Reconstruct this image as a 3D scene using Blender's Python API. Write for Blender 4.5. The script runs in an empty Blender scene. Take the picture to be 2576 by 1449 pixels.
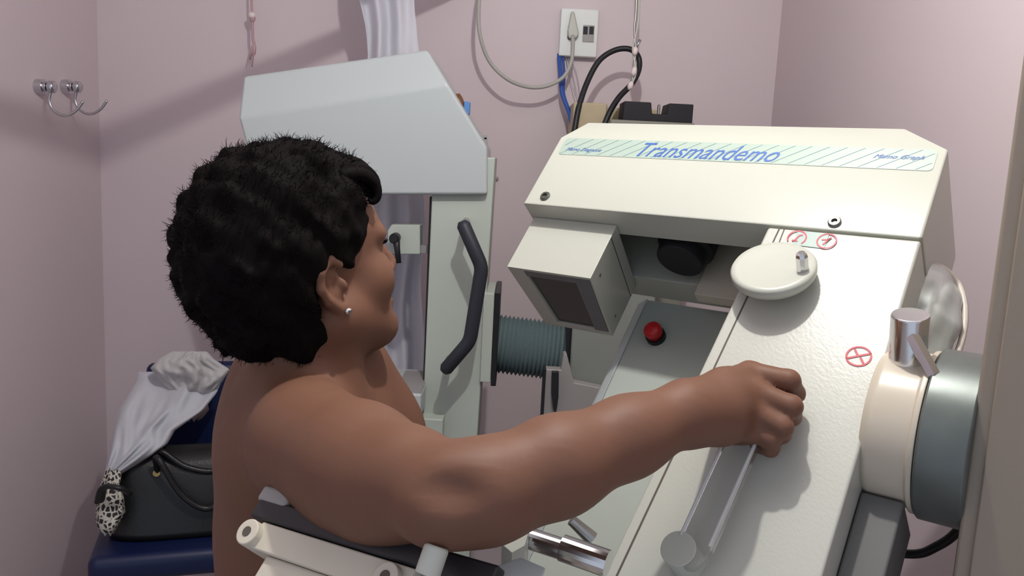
import bpy, bmesh, math, random
import numpy as np
from mathutils import Vector, Matrix, noise as mnoise

random.seed(7)
rng = np.random.default_rng(7)
SC = bpy.context.scene
COL = SC.collection

# ------------------------------------------------------------------ camera
FPX, CX, CY = 2143.0, 1288.0, 724.5
PITCH, ROLL = math.radians(8.7), math.radians(2.86)
CAM = np.array([0.0, 0.0, 1.5])
_F = np.array([0, math.cos(PITCH), -math.sin(PITCH)])
_R0 = np.array([1.0, 0, 0])
_U0 = np.array([0, math.sin(PITCH), math.cos(PITCH)])
_R = _R0 * math.cos(ROLL) + _U0 * math.sin(ROLL)
_U = _U0 * math.cos(ROLL) - _R0 * math.sin(ROLL)
MC = np.stack([_R, _U, _F], 1)
cd = bpy.data.cameras.new('camera')
cd.sensor_width = 36.0
cd.lens = 36.0 * FPX / 2576.0
cd.clip_start = 0.02
cam = bpy.data.objects.new('camera', cd)
COL.objects.link(cam)
cam.matrix_world = Matrix(((_R[0], _U[0], -_F[0], CAM[0]), (_R[1], _U[1], -_F[1], CAM[1]),
                           (_R[2], _U[2], -_F[2], CAM[2]), (0, 0, 0, 1)))
SC.camera = cam

# ------------------------------------------------------------------ world, exposure
w = bpy.data.worlds.new('world')
SC.world = w
w.use_nodes = True
w.node_tree.nodes['Background'].inputs[0].default_value = (0.76, 0.84, 1.0, 1)
w.node_tree.nodes['Background'].inputs[1].default_value = 0.68
SC.view_settings.view_transform = 'Standard'
SC.view_settings.look = 'None'
SC.view_settings.gamma = 1.0
SC.view_settings.exposure = 0.0
SC.view_settings.use_curve_mapping = False
LAMP = np.array([0.08, 0.88, 2.42])      # the bulb under the ceiling
LAMP_POWER = 42.0

# ------------------------------------------------------------------ helpers
def nrm(v):
    v = np.array(v, float)
    return v / np.linalg.norm(v)

def ray(px, py):
    return MC @ np.array([(px - CX) / FPX, (CY - py) / FPX, 1.0])

def at(px, py, d):
    """point seen at a pixel, d metres in front of the camera"""
    return CAM + ray(px, py) * d

def at_y(px, py, y):
    r = ray(px, py)
    return CAM + r * ((y - CAM[1]) / r[1])

def at_x(px, py, x):
    r = ray(px, py)
    return CAM + r * ((x - CAM[0]) / r[0])

def proj(P):
    q = MC.T @ (np.array(P) - CAM)
    return (CX + FPX * q[0] / q[2], CY - FPX * q[1] / q[2], q[2])

MATS = {}
def mat(name, col, rough=0.5, metal=0.0, var=0.0, vscale=8.0, bump=0.0, bscale=200.0, spec=0.5,
        sss=0.0, trans=0.0, emit=None, stretch=None, coat=0.0, ior=1.45):
    m = bpy.data.materials.new(name)
    m.use_nodes = True
    nt = m.node_tree
    b = nt.nodes['Principled BSDF']
    b.inputs['Base Color'].default_value = (*col, 1)
    b.inputs['Roughness'].default_value = rough
    b.inputs['Metallic'].default_value = metal
    b.inputs['Specular IOR Level'].default_value = spec
    b.inputs['IOR'].default_value = ior
    b.inputs['Coat Weight'].default_value = coat
    if sss:
        b.inputs['Subsurface Weight'].default_value = sss
        b.inputs['Subsurface Radius'].default_value = (0.012, 0.005, 0.003)
        b.inputs['Subsurface Scale'].default_value = 0.6
    if trans:
        b.inputs['Transmission Weight'].default_value = trans
    if emit:
        b.inputs['Emission Color'].default_value = (*emit[0], 1)
        b.inputs['Emission Strength'].default_value = emit[1]
    tc = nt.nodes.new('ShaderNodeTexCoord')
    mp = nt.nodes.new('ShaderNodeMapping')
    nt.links.new(tc.outputs['Object'], mp.inputs[0])
    if stretch:
        mp.inputs['Rotation'].default_value = stretch[0]
        mp.inputs['Scale'].default_value = stretch[1]
    if var:
        n = nt.nodes.new('ShaderNodeTexNoise')
        n.inputs['Scale'].default_value = vscale
        n.inputs['Detail'].default_value = 4
        nt.links.new(tc.outputs['Object'], n.inputs[0])
        mx = nt.nodes.new('ShaderNodeMix')
        mx.data_type = 'RGBA'
        mx.inputs[6].default_value = (*[c * (1 - var) for c in col], 1)
        mx.inputs[7].default_value = (*[min(1, c * (1 + var)) for c in col], 1)
        nt.links.new(n.outputs[0], mx.inputs[0])
        nt.links.new(mx.outputs[2], b.inputs['Base Color'])
    if bump:
        n2 = nt.nodes.new('ShaderNodeTexNoise')
        n2.inputs['Scale'].default_value = bscale
        n2.inputs['Detail'].default_value = 3
        nt.links.new(mp.outputs[0], n2.inputs[0])
        bp = nt.nodes.new('ShaderNodeBump')
        bp.inputs['Strength'].default_value = bump
        bp.inputs['Distance'].default_value = 0.002
        nt.links.new(n2.outputs[0], bp.inputs['Height'])
        nt.links.new(bp.outputs[0], b.inputs['Normal'])
    MATS[name] = m
    return m

WLOC = {}
def empty(name, loc, label=None, cat=None, group=None):
    o = bpy.data.objects.new(name, None)
    o.empty_display_size = 0.05
    COL.objects.link(o)
    o.location = loc
    WLOC[o.name] = np.array(loc, float)
    tag(o, label, cat, group)
    return o

def tag(o, label=None, cat=None, group=None, kind=None):
    if label: o['label'] = label
    if cat: o['category'] = cat
    if group: o['group'] = group
    if kind: o['kind'] = kind
    return o

def obj(name, verts, faces, m, parent=None, smooth=False, bevel=0.0, seg=2, label=None, cat=None, kind=None, group=None, angle=35):
    """one mesh object; verts are world points; the origin is set to the middle of the mesh"""
    v = np.array(verts, float)
    c = (v.min(0) + v.max(0)) / 2
    me = bpy.data.meshes.new(name)
    me.from_pydata((v - c).tolist(), [], [list(map(int, f)) for f in faces])
    bm = bmesh.new(); bm.from_mesh(me)
    bmesh.ops.recalc_face_normals(bm, faces=bm.faces)
    bm.to_mesh(me); bm.free()
    me.materials.append(MATS[m])
    o = bpy.data.objects.new(name, me)
    COL.objects.link(o)
    pl = np.zeros(3)
    if parent is not None:
        o.parent = parent
        pl = WLOC[parent.name]
    o.location = c - pl
    WLOC[o.name] = c
    if smooth:
        me.shade_smooth()
    if bevel:
        md = o.modifiers.new('bevel', 'BEVEL')
        md.width = bevel; md.segments = seg; md.limit_method = 'ANGLE'; md.angle_limit = math.radians(angle)
        me.shade_smooth()
        o.modifiers.new('wn', 'WEIGHTED_NORMAL').keep_sharp = False
    tag(o, label, cat, group, kind)
    return o

BOXF = [(0, 1, 3, 2), (4, 6, 7, 5), (0, 4, 5, 1), (2, 3, 7, 6), (0, 2, 6, 4), (1, 5, 7, 3)]
def box(lo, hi, f=lambda a, b, c: np.array([a, b, c])):
    V = [f(x, y, z) for x in (lo[0], hi[0]) for y in (lo[1], hi[1]) for z in (lo[2], hi[2])]
    return V, BOXF

def prism(front, back):
    k = len(front)
    V = list(front) + list(back)
    F = [tuple(range(k)), tuple(range(2 * k - 1, k - 1, -1))]
    F += [(i, k + i, k + (i + 1) % k, (i + 1) % k) for i in range(k)]
    return V, F

def merge(*parts):
    V, F = [], []
    for v, f in parts:
        o = len(V)
        V += list(v)
        F += [tuple(i + o for i in q) for q in f]
    return V, F

def catmull(pts, n=8):
    P = [np.array(p, float) for p in pts]
    P = [2 * P[0] - P[1]] + P + [2 * P[-1] - P[-2]]
    out = []
    for i in range(1, len(P) - 2):
        for k in range(n):
            t = k / n
            a, b, c, d = P[i - 1], P[i], P[i + 1], P[i + 2]
            out.append(0.5 * ((2 * b) + (c - a) * t + (2 * a - 5 * b + 4 * c - d) * t * t + (3 * b - a - 3 * c + d) * t ** 3))
    out.append(P[-2])
    return out

def tube(pts, rad, sides=10, cap=True, flat=1.0, up=None):
    P = [np.array(p, float) for p in pts]
    n = len(P)
    R = [rad] * n if np.isscalar(rad) else list(rad)
    T = [nrm(P[min(i + 1, n - 1)] - P[max(i - 1, 0)]) for i in range(n)]
    a = np.array([0, 0, 1.0]) if up is None else np.array(up, float)
    if abs(T[0] @ a) > 0.95:
        a = np.array([1.0, 0, 0])
    N = nrm(a - T[0] * (a @ T[0]))
    V, F = [], []
    for i in range(n):
        N = nrm(N - T[i] * (N @ T[i]))
        B = np.cross(T[i], N)
        for s in range(sides):
            t = 2 * math.pi * s / sides
            V.append(P[i] + (N * math.cos(t) * flat + B * math.sin(t)) * R[i])
    for i in range(n - 1):
        for s in range(sides):
            F.append((i * sides + s, i * sides + (s + 1) % sides, (i + 1) * sides + (s + 1) % sides, (i + 1) * sides + s))
    if cap:
        F.append(tuple(range(sides)))
        F.append(tuple((n - 1) * sides + s for s in range(sides)))
    return V, F

def lathe(base, axis, prof, sides=40):
    """prof: list of (distance along axis, radius)"""
    axis = nrm(axis)
    a = np.array([0, 0, 1.0]) if abs(axis[2]) < 0.9 else np.array([1.0, 0, 0])
    N = nrm(a - axis * (a @ axis)); B = np.cross(axis, N)
    V, F = [], []
    for d, r in prof:
        for s in range(sides):
            t = 2 * math.pi * s / sides
            V.append(base + axis * d + (N * math.cos(t) + B * math.sin(t)) * max(r, 1e-5))
    for i in range(len(prof) - 1):
        for s in range(sides):
            F.append((i * sides + s, i * sides + (s + 1) % sides, (i + 1) * sides + (s + 1) % sides, (i + 1) * sides + s))
    F.append(tuple(range(sides)))
    F.append(tuple((len(prof) - 1) * sides + s for s in range(sides)))
    return V, F

def text_mesh(s, size, origin, xd, yd, lift, shear=0.0):
    """letters as flat geometry laid on a face: xd, yd unit directions of the face"""
    cu = bpy.data.curves.new('lettering', 'FONT')
    cu.body = s; cu.size = 1.0; cu.shear = shear; cu.resolution_u = 3
    to = bpy.data.objects.new('lettering', cu)
    COL.objects.link(to)
    dg = bpy.context.evaluated_depsgraph_get()
    me = to.evaluated_get(dg).to_mesh()
    vs = np.array([v.co[:] for v in me.vertices]); fs = [tuple(p.vertices) for p in me.polygons]
    bpy.data.objects.remove(to); bpy.data.curves.remove(cu)
    wd = vs[:, 0].max() - vs[:, 0].min()
    vs[:, 0] -= vs[:, 0].min()
    sx = size[0] / wd; sy = size[1] / (vs[:, 1].max() - vs[:, 1].min())
    V = [origin + xd * (v[0] * sx) + yd * (v[1] * sy) + lift for v in vs]
    return V, fs

# ------------------------------------------------------------------ materials
mat('wall_paint', (0.67, 0.578, 0.602), 0.55, bump=0.05, bscale=90, var=0.03, vscale=2)
mat('ceiling_paint', (0.62, 0.60, 0.61), 0.8)
mat('floor_tile', (0.42, 0.38, 0.36), 0.35, var=0.15, vscale=3)
mat('cream_enamel', (0.485, 0.50, 0.435), 0.32, bump=0.03, bscale=350)
mat('panel_enamel', (0.49, 0.495, 0.44), 0.30, bump=0.09, bscale=320, stretch=((0.3, 0.4, 0.5), (1.0, 0.3, 1.0)))
mat('beige_enamel', (0.31, 0.26, 0.205), 0.45, bump=0.04, bscale=300)
mat('collar_enamel', (0.58, 0.52, 0.42), 0.28)
mat('grey_green_enamel', (0.40, 0.44, 0.40), 0.45)
mat('stand_grey', (0.22, 0.24, 0.22), 0.45)
mat('dark_grey_enamel', (0.12, 0.12, 0.115), 0.5)
mat('white_enamel', (0.48, 0.53, 0.535), 0.35)
mat('bg_column_enamel', (0.47, 0.53, 0.47), 0.4)
mat('black_rubber', (0.012, 0.013, 0.016), 0.45)
mat('handle_black', (0.022, 0.026, 0.036), 0.5)
mat('dark_glass', (0.05, 0.047, 0.042), 0.15)
mat('window_frame_grey', (0.16, 0.16, 0.17), 0.5)
mat('cavity_black', (0.010, 0.010, 0.014), 0.6)
mat('bellows_rubber', (0.15, 0.21, 0.22), 0.5)
mat('chrome', (0.75, 0.75, 0.76), 0.18, metal=1.0)
mat('steel', (0.42, 0.42, 0.40), 0.35, metal=1.0)
mat('dark_steel', (0.20, 0.20, 0.18), 0.35, metal=0.9)
mat('zinc_ring', (0.15, 0.17, 0.158), 0.36, metal=0.5, var=0.3, vscale=25, bump=0.05, bscale=60)
mat('seam_dark', (0.10, 0.085, 0.07), 0.7)
mat('label_green', (0.38, 0.47, 0.405), 0.35)
mat('sticker_green', (0.30, 0.40, 0.36), 0.4)
mat('label_line', (0.10, 0.22, 0.28), 0.5)
mat('label_blue', (0.05, 0.13, 0.42), 0.45)
mat('sign_red', (0.50, 0.03, 0.05), 0.45)
mat('button_red', (0.50, 0.015, 0.02), 0.3)
mat('acrylic', (0.95, 0.97, 0.97), 0.04, trans=0.95, ior=1.35)
mat('acrylic_edge', (0.80, 0.83, 0.82), 0.12, trans=0.35, ior=1.4)
mat('silver_vinyl', (0.46, 0.49, 0.47), 0.25, metal=0.35, bump=0.3, bscale=14)
mat('cassette_black', (0.02, 0.019, 0.022), 0.4)
mat('bucky_top', (0.07, 0.055, 0.055), 0.18)
mat('aged_cream', (0.63, 0.58, 0.48), 0.45, var=0.06, vscale=20)
mat('plastic_grey', (0.30, 0.29, 0.285), 0.4)
mat('hook_chrome', (0.62, 0.63, 0.66), 0.15, metal=1.0)
mat('cord_pink', (0.50, 0.33, 0.36), 0.6)
mat('bead_white', (0.80, 0.70, 0.68), 0.4)
mat('curtain_cloth', (0.88, 0.88, 0.92), 0.7)
mat('socket_white', (0.74, 0.78, 0.76), 0.4)
mat('plug_grey', (0.52, 0.54, 0.48), 0.45)
mat('cable_grey', (0.44, 0.44, 0.40), 0.5)
mat('wire_blue', (0.03, 0.10, 0.42), 0.45)
mat('wire_pale', (0.45, 0.42, 0.50), 0.5)
mat('console_grey', (0.25, 0.25, 0.21), 0.5)
mat('console_beige', (0.50, 0.42, 0.27), 0.55, var=0.12, vscale=15)
mat('navy_vinyl', (0.005, 0.012, 0.058), 0.42)
mat('bag_leather', (0.010, 0.010, 0.011), 0.38, bump=0.25, bscale=160)
mat('bag_gold', (0.55, 0.40, 0.18), 0.3, metal=1.0)
mat('blouse_cloth', (0.50, 0.51, 0.55), 0.8, bump=0.25, bscale=60)
mat('lace_cloth', (0.47, 0.46, 0.46), 0.9, bump=0.4, bscale=60, var=0.12, vscale=50)
mat('bundle_cloth', (0.36, 0.26, 0.25), 0.8, var=0.3, vscale=20)
mat('hair_black', (0.0048, 0.0034, 0.0036), 0.7, spec=0.06)
mat('trouser_cloth', (0.03, 0.035, 0.06), 0.8)
mat('shoe_black', (0.02, 0.02, 0.02), 0.5)
mat('brown_knob', (0.16, 0.07, 0.03), 0.3)
mat('blue_knob', (0.10, 0.25, 0.55), 0.3)
mat('bulb_glow', (1, 1, 1), 0.5, emit=((1.0, 0.965, 0.90), 12.0))
mat('rail_white', (0.7, 0.68, 0.68), 0.4)
mat('hairline_trim', (0.62, 0.57, 0.50), 0.4)

# patterned scarf: white net over black
m = mat('scarf_net', (0.8, 0.8, 0.75), 0.7)
nt = m.node_tree
vo = nt.nodes.new('ShaderNodeTexVoronoi'); vo.feature = 'DISTANCE_TO_EDGE'; vo.inputs['Scale'].default_value = 75
tc = nt.nodes.new('ShaderNodeTexCoord'); rp = nt.nodes.new('ShaderNodeValToRGB')
rp.color_ramp.elements[0].position = 0.10; rp.color_ramp.elements[0].color = (0.55, 0.53, 0.46, 1)
rp.color_ramp.elements[1].position = 0.16; rp.color_ramp.elements[1].color = (0.02, 0.02, 0.02, 1)
nt.links.new(tc.outputs['Object'], vo.inputs['Vector']); nt.links.new(vo.outputs['Distance'], rp.inputs[0])
nt.links.new(rp.outputs[0], nt.nodes['Principled BSDF'].inputs['Base Color'])
# skin
m = mat('skin', (0.168, 0.080, 0.050), 0.56, var=0.10, vscale=14, bump=0.06, bscale=260, sss=0.06, spec=0.35)
# acrylic lets light through for shadows
# curtain: thin cloth
nt = MATS['curtain_cloth'].node_tree
tr = nt.nodes.new('ShaderNodeBsdfTranslucent'); tr.inputs[0].default_value = (0.8, 0.82, 0.9, 1)
ms = nt.nodes.new('ShaderNodeMixShader'); ms.inputs[0].default_value = 0.4
nt.links.new(nt.nodes['Principled BSDF'].outputs[0], ms.inputs[1]); nt.links.new(tr.outputs[0], ms.inputs[2])
nt.links.new(ms.outputs[0], nt.nodes['Material Output'].inputs['Surface'])

# ------------------------------------------------------------------ the room
YB = 2.75
XL = at_y(255, 500, YB)[0]
XR = at_y(1955, 150, YB)[0]
YN, ZC = -0.55, 2.62
obj('floor', *box((XL - .1, YN, -.1), (XR + .1, YB + .1, 0)), 'floor_tile', kind='structure')
obj('ceiling', *box((XL - .1, YN, ZC), (XR + .1, YB + .1, ZC + .1)), 'ceiling_paint', kind='structure')
obj('wall_back', *box((XL - .1, YB, 0), (XR + .1, YB + .1, ZC)), 'wall_paint', kind='structure')
obj('wall_left', *box((XL - .1, YN, 0), (XL, YB, ZC)), 'wall_paint', kind='structure')
obj('wall_right', *box((XR, YN, 0), (XR + .1, YB, ZC)), 'wall_paint', kind='structure')

# ceiling lamp (above the frame)
lamp = empty('ceiling_lamp', (LAMP[0], LAMP[1], ZC), 'bare round bulb in a white holder on the ceiling', 'lamp')
obj('lamp_holder', *lathe(np.array([LAMP[0], LAMP[1], ZC]), (0, 0, -1), [(0, .05), (.02, .05), (.03, .03), (.088, .022), (.088, .018)], 24), 'ceiling_paint', lamp, smooth=True)
prof = [(0.036 * (1 - math.cos(math.pi * i / 12)), 0.036 * math.sin(math.pi * i / 12)) for i in range(13)]
obj('bulb', *lathe(LAMP + np.array([0, 0, .11]), (0, 0, -1), prof, 24), 'bulb_glow', lamp, smooth=True)
ld = bpy.data.lights.new('lamp_light', 'POINT'); ld.energy = LAMP_POWER; ld.shadow_soft_size = 0.022; ld.color = (1.0, 0.975, 0.93)
lo = bpy.data.objects.new('lamp_light', ld); COL.objects.link(lo); lo.parent = lamp; lo.location = LAMP - WLOC[lamp.name]

# ------------------------------------------------------------------ foreground mammography machine
HU = nrm(MC @ nrm((2611, 4328, 2143)))
HH = MC @ nrm((-2972, 476, 2143)); HH[2] = 0; HH = nrm(HH)
HU = nrm(HU - HH * (HU @ HH))
HN = np.cross(HH, HU)
if HN @ _F > 0: HN = -HN
P0 = at(1900, 1050, 0.90)
def mw(h, u, n):
    return P0 + HH * h + HU * u + HN * n
def on_n(px, py, n):
    r = ray(px, py)
    return CAM + r * ((n - (CAM - P0) @ HN) / (r @ HN))
def mloc(P):
    q = np.array(P) - P0
    return np.array([q @ HH, q @ HU, q @ HN])
HK = nrm((-HH[1], HH[0], 0))
if HK @ (CAM - P0) < 0: HK = -HK
axis0 = mw(-.108, .052, -.055)      # pivot axis, where the collar meets the arm

base_xy = axis0 - HH * 0.26
mach = empty('mammography_machine', (base_xy[0], base_xy[1], 0.0),
             'large cream mammography machine with tilted arm and striped label, gripped by the woman', 'medical machine')
# tube head: shell around an open cavity underneath
hl, hr, hr2 = .438, -.108, -.041
ub, uf, ut = .2585, .394, .467
nb = -.205
outer = [mw(hl, ub, 0), mw(hr, ub, 0), mw(hr, uf, 0), mw(hl, uf, 0),            # 0-3 front face
         mw(hl, ut, -.04), mw(hr2, ut, -.04), mw(hr2, ut, nb), mw(hl, ut, nb),  # 4-7 top
         mw(hr, uf, nb), mw(hr, ub, nb), mw(hl, ub, nb),                        # 8-10 back
         mw(.405, ub, -.052), mw(.075, ub, -.052), mw(.075, ub, -.155), mw(.405, ub, -.155),   # 11-14 cavity mouth
         mw(.405, .36, -.052), mw(.075, .36, -.052), mw(.075, .36, -.155), mw(.405, .36, -.155)]
F = [(0, 1, 2, 3), (3, 2, 5, 4), (4, 5, 6, 7), (2, 8, 6, 5), (1, 9, 8, 2), (0, 3, 4, 7, 10), (7, 6, 8, 9, 10),
     (0, 11, 12, 1), (1, 12, 13, 9), (9, 13, 14, 10), (10, 14, 11, 0),
     (11, 15, 16, 12), (12, 16, 17, 13), (13, 17, 18, 14), (14, 18, 15, 11), (15, 18, 17, 16)]
head = obj('tube_head', outer, F, 'cream_enamel', mach, bevel=.003, seg=2)
obj('tube_motor', *lathe(mw(.215, .352, -.10), -HU, [(0, .042), (.07, .042), (.075, .036), (.095, .034)], 24), 'cavity_black', head, smooth=False, bevel=.002)
obj('cavity_plate', *box((.10, .24, -.17), (.20, .345, -.15), mw), 'aged_cream', head, bevel=.001)
# printed label strip on the head
LZ = .0006
sh0, sh1, su0, su1 = .426, -.098, .3585, .3925
def rrect(h0, h1, u0, u1, r, n, k=5):
    pts = []
    for cxx, cyy, a0 in ((h1 + r, u0 + r, math.pi), (h0 - r, u0 + r, 1.5 * math.pi), (h0 - r, u1 - r, 0), (h1 + r, u1 - r, .5 * math.pi)):
        for i in range(k):
            a = a0 + math.pi / 2 * i / (k - 1)
            pts.append((cxx + r * math.cos(a), cyy + r * math.sin(a)))
    return pts
rr = rrect(sh0, sh1, su0, su1, .006, 0)
label_strip = obj('label_strip', *prism([mw(a, b, LZ) for a, b in rr], [mw(a, b, -.001) for a, b in rr]), 'label_green', mach, label='pale green label strip with slanted lines and blue lettering')
V, F = [], []
nl = 25
for i in range(nl):
    hc = sh0 - .004 - i * .0218
    dh = -.045
    a, b = (hc, su0 + .0012), (hc + dh, su1 - .0012)
    # clip to the strip
    def clip(p, q):
        (x0, y0), (x1, y1) = p, q
        lo, hi = sh1 + .003, sh0 - .003
        if x1 < lo:
            t = (lo - x0) / (x1 - x0); x1, y1 = lo, y0 + (y1 - y0) * t
        return (x0, y0), (x1, y1)
    if hc < sh1 + .006: continue
    a, b = clip(a, b)
    tn = 0.0006
    o0 = len(V)
    V += [mw(a[0] + tn, a[1], LZ + .0002), mw(a[0] - tn, a[1], LZ + .0002), mw(b[0] - tn, b[1], LZ + .0002), mw(b[0] + tn, b[1], LZ + .0002)]
    F.append((o0, o0 + 1, o0 + 2, o0 + 3))
for (x0) in (sh0 + .028,):
    o0 = len(V)
    V += [mw(sh0 - .005, .3775, LZ + .0002), mw(sh0 - .006, .377, LZ + .0002), mw(sh0 - .021, su1 - .001, LZ + .0002), mw(sh0 - .020, su1 - .001, LZ + .0002)]
    F.append((o0, o0 + 1, o0 + 2, o0 + 3))
lines = obj('printed_lines', V, F, 'label_line', label_strip); lines['kind'] = 'stuff'
lift = HN * (LZ + .0004)
skew = nrm(-HH + HU * 0.0)
def slanted(s, size, h, u):
    return text_mesh(s, size, mw(h, u, 0), -HH, HU, lift, shear=0.6)
obj('lettering', *slanted('Transmandemo', (.205, .0265), .292, .3615), 'label_blue', label_strip, label='large blue slanted lettering')
obj('lettering', *slanted('Mamo Diagnose', (.062, .0085), .415, .3665), 'label_blue', label_strip, label='small blue lettering at the left end')
obj('lettering', *slanted('Mamo Graph', (.058, .0085), -.028, .3755), 'label_blue', label_strip, label='small blue lettering at the right end')
# screws
for h_, u_ in ((.406, .2745), (-.010, .2705)):
    s = obj('screw', *lathe(mw(h_, u_, -.001), HN, [(0, .0078), (.003, .0078), (.0046, .0064), (.0046, .0036), (.0014, .0030)], 20), 'dark_steel', mach, smooth=False)
# collimator box with recessed window
c0, c1, cu, cn0, cn1 = .432, .290, .163, -.030, -.178
c2 = c1 + .020
wv = [mw(a, ub - .0005, b) for a, b in ((c0, cn0), (c1, cn0), (c2, cn1), (c0, cn1))] + \
     [mw(a, cu, b) for a, b in ((c0, cn0), (c1, cn0), (c2, cn1), (c0, cn1))] + \
     [mw(a, cu, b) for a, b in ((c0 - .028, cn0 - .005), (c1 + .003, cn0 - .005), (c2 + .003, cn1 + .010), (c0 - .028, cn1 + .010))] + \
     [mw(a, cu + .045, b) for a, b in ((c0 - .028, cn0 - .005), (c1 + .003, cn0 - .005), (c2 + .003, cn1 + .010), (c0 - .028, cn1 + .010))]
F = [(0, 1, 2, 3)] + [(i, (i + 1) % 4, 4 + (i + 1) % 4, 4 + i) for i in range(4)] + [(4 + i, 4 + (i + 1) % 4, 8 + (i + 1) % 4, 8 + i) for i in range(4)] + \
    [(8 + i, 8 + (i + 1) % 4, 12 + (i + 1) % 4, 12 + i) for i in range(4)] + [(12, 13, 14, 15)]
colli = obj('collimator', wv, F, 'cream_enamel', mach, bevel=.0012)
def cq(pts, u0, u1):
    return prism([mw(a, u0, b) for a, b in pts], [mw(a, u1, b) for a, b in pts])
obj('window_pane', *cq(((c0 - .029, cn0 - .006), (c1 + .004, cn0 - .006), (c2 + .004, cn1 + .011), (c0 - .029, cn1 + .011)), cu + .004, cu + .010), 'dark_glass', colli)
fr = merge(cq(((c1 + .028, cn0 - .0055), (c1 + .0035, cn0 - .0055), (c2 + .0035, cn1 + .0105), (c2 + .026, cn1 + .0105)), cu - .0005, cu + .012),
           cq(((c0 - .0285, cn0 - .0055), (c1 + .028, cn0 - .0055), (c1 + .028, cn0 - .016), (c0 - .0285, cn0 - .016)), cu - .0005, cu + .012))
obj('window_frame', *fr, 'window_frame_grey', colli)
for u_, n_ in ((.185, -.052), (.185, -.155)):
    obj('screw', *lathe(mw(c1 + .0015 + .020 * (cn0 - n_) / (cn0 - cn1), u_, n_), -HH, [(0, .003), (.0015, .003), (.002, .002)], 12), 'steel', colli)
obj('side_seam', *prism([mw(c1 - .0005, cu + .072, cn0 - .001), mw(c2 - .0005, cu + .072, cn1 + .002), mw(c2 - .0005, cu + .0735, cn1 + .002), mw(c1 - .0005, cu + .0735, cn0 - .001)], [mw(c1 + .001, cu + .072, cn0 - .001), mw(c2 + .001, cu + .072, cn1 + .002), mw(c2 + .001, cu + .0735, cn1 + .002), mw(c1 + .001, cu + .0735, cn0 - .001)]), 'seam_dark', colli)
# back housing with red button
hb = .322
V, F = box((-.10, -.47, -.36), (hb - .022, ub - .004, -.206), mw)
bk = obj('back_housing', V, F, 'grey_green_enamel', mach, bevel=.004)
rim = [mw(hb - .024, ub - .004, -.2035), mw(hb - .002, ub - .006, -.222), mw(hb - .002, -.47, -.222), mw(hb - .024, -.47, -.2035)]
rim2 = [mw(hb - .024, ub - .004, -.21), mw(hb - .002, ub - .006, -.36), mw(hb - .002, -.47, -.36), mw(hb - .024, -.47, -.21)]
obj('housing_rim', *prism(rim, rim2), 'white_enamel', bk, bevel=.001)
bt = on_n(1650, 846, -.203)
btn = obj('emergency_button', *lathe(bt - HN * .003, HN, [(0, .0150), (.008, .0150), (.008, .0135)], 28), 'black_rubber', mach)
obj('button_cap', *lathe(bt + HN * .006, HN, [(0, .0130), (.012, .0138), (.0155, .0122), (.0172, .008)], 28), 'button_red', btn, smooth=True)
# arm: front panel and body
al0, al1 = .066, .105
ar = -.108
front = [mw(al0, .2555, 0), mw(ar, .2555, 0), mw(ar, -.47, 0), mw(al1, -.47, 0)]
back = [mw(al0, .2555, -.125), mw(ar, .2555, -.125), mw(ar, -.47, -.125), mw(al1, -.47, -.125)]
arm = obj('arm', *prism(front, back), 'panel_enamel', mach, bevel=.0035, seg=3)
# strip down the left side with the seam beside it
def seamh(u): return .058 + (.136 - u) * .058
sv = [mw(seamh(.256) + .0012, .256, .0002), mw(seamh(.256) - .0008, .256, .0002), mw(seamh(-.47) - .0012, -.47, .0002), mw(seamh(-.47) + .0014, -.47, .0002)]
obj('seam_line', *prism(sv, [p - HN * .001 for p in sv]), 'seam_dark', arm)
sv = [mw(.046, .254, .0002), mw(.0445, .254, .0002), mw(.0445, .227, .0002), mw(.046, .227, .0002)]
obj('seam_line', *prism(sv, [p - HN * .001 for p in sv]), 'seam_dark', arm)
# knob disc
kc = on_n(1953, 712, .0); kax = nrm(HN + HU * .28)
kn = obj('compression_knob', *lathe(kc + HN * .012, kax, [(0, .030), (.001, .044), (.006, .0475), (.013, .048), (.0165, .0455), (.0165, .040), (.0150, .030), (.0142, .012), (.0140, .001)], 56), 'cream_enamel', mach, smooth=True)
obj('knob_spindle', *lathe(kc, HN, [(0, .012), (.014, .012)], 20), 'plastic_grey', kn)
pc = on_n(2019, 680, .026)
obj('knob_pin', *lathe(pc, nrm(HN * .9 + HU * .35), [(0, .0070), (.018, .0070), (.0215, .0062), (.0235, .004)], 8), 'chrome', kn)
# red symbol stickers
def ring(cen, r0, r1, su=1.0, k=36, a0=0, a1=2 * math.pi):
    V, F = [], []
    for i in range(k + 1):
        a = a0 + (a1 - a0) * i / k
        for r in (r0, r1):
            V.append(cen + (HH * -math.cos(a) + HU * math.sin(a) * su) * r)
    for i in range(k):
        F.append((2 * i, 2 * i + 1, 2 * i + 3, 2 * i + 2))
    return V, F
def stroke(cen, pts, wd):
    V, F = [], []
    for (x0, y0), (x1, y1) in pts:
        d = nrm((x1 - x0, y1 - y0)); p = (-d[1] * wd, d[0] * wd)
        o0 = len(V)
        for sx, sy, sg in ((x0, y0, 1), (x0, y0, -1), (x1, y1, -1), (x1, y1, 1)):
            V.append(cen - HH * (sx + p[0] * sg) + HU * (sy + p[1] * sg))
        F.append((o0, o0 + 1, o0 + 2, o0 + 3))
    return V, F
g0, g1 = on_n(2005, 600, 0), on_n(2080, 608, 0)
q = [g0 + HH * .002 + HU * .0115, g0 + HH * .002 - HU * .0105, g1 - HU * .011, g1 + HU * .0115]
st = obj('symbol_sticker', *prism([p + HN * .0010 for p in q], [p - HN * .0006 for p in q]), 'sticker_green', mach, label='pale green sticker with two red round symbols')
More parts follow.
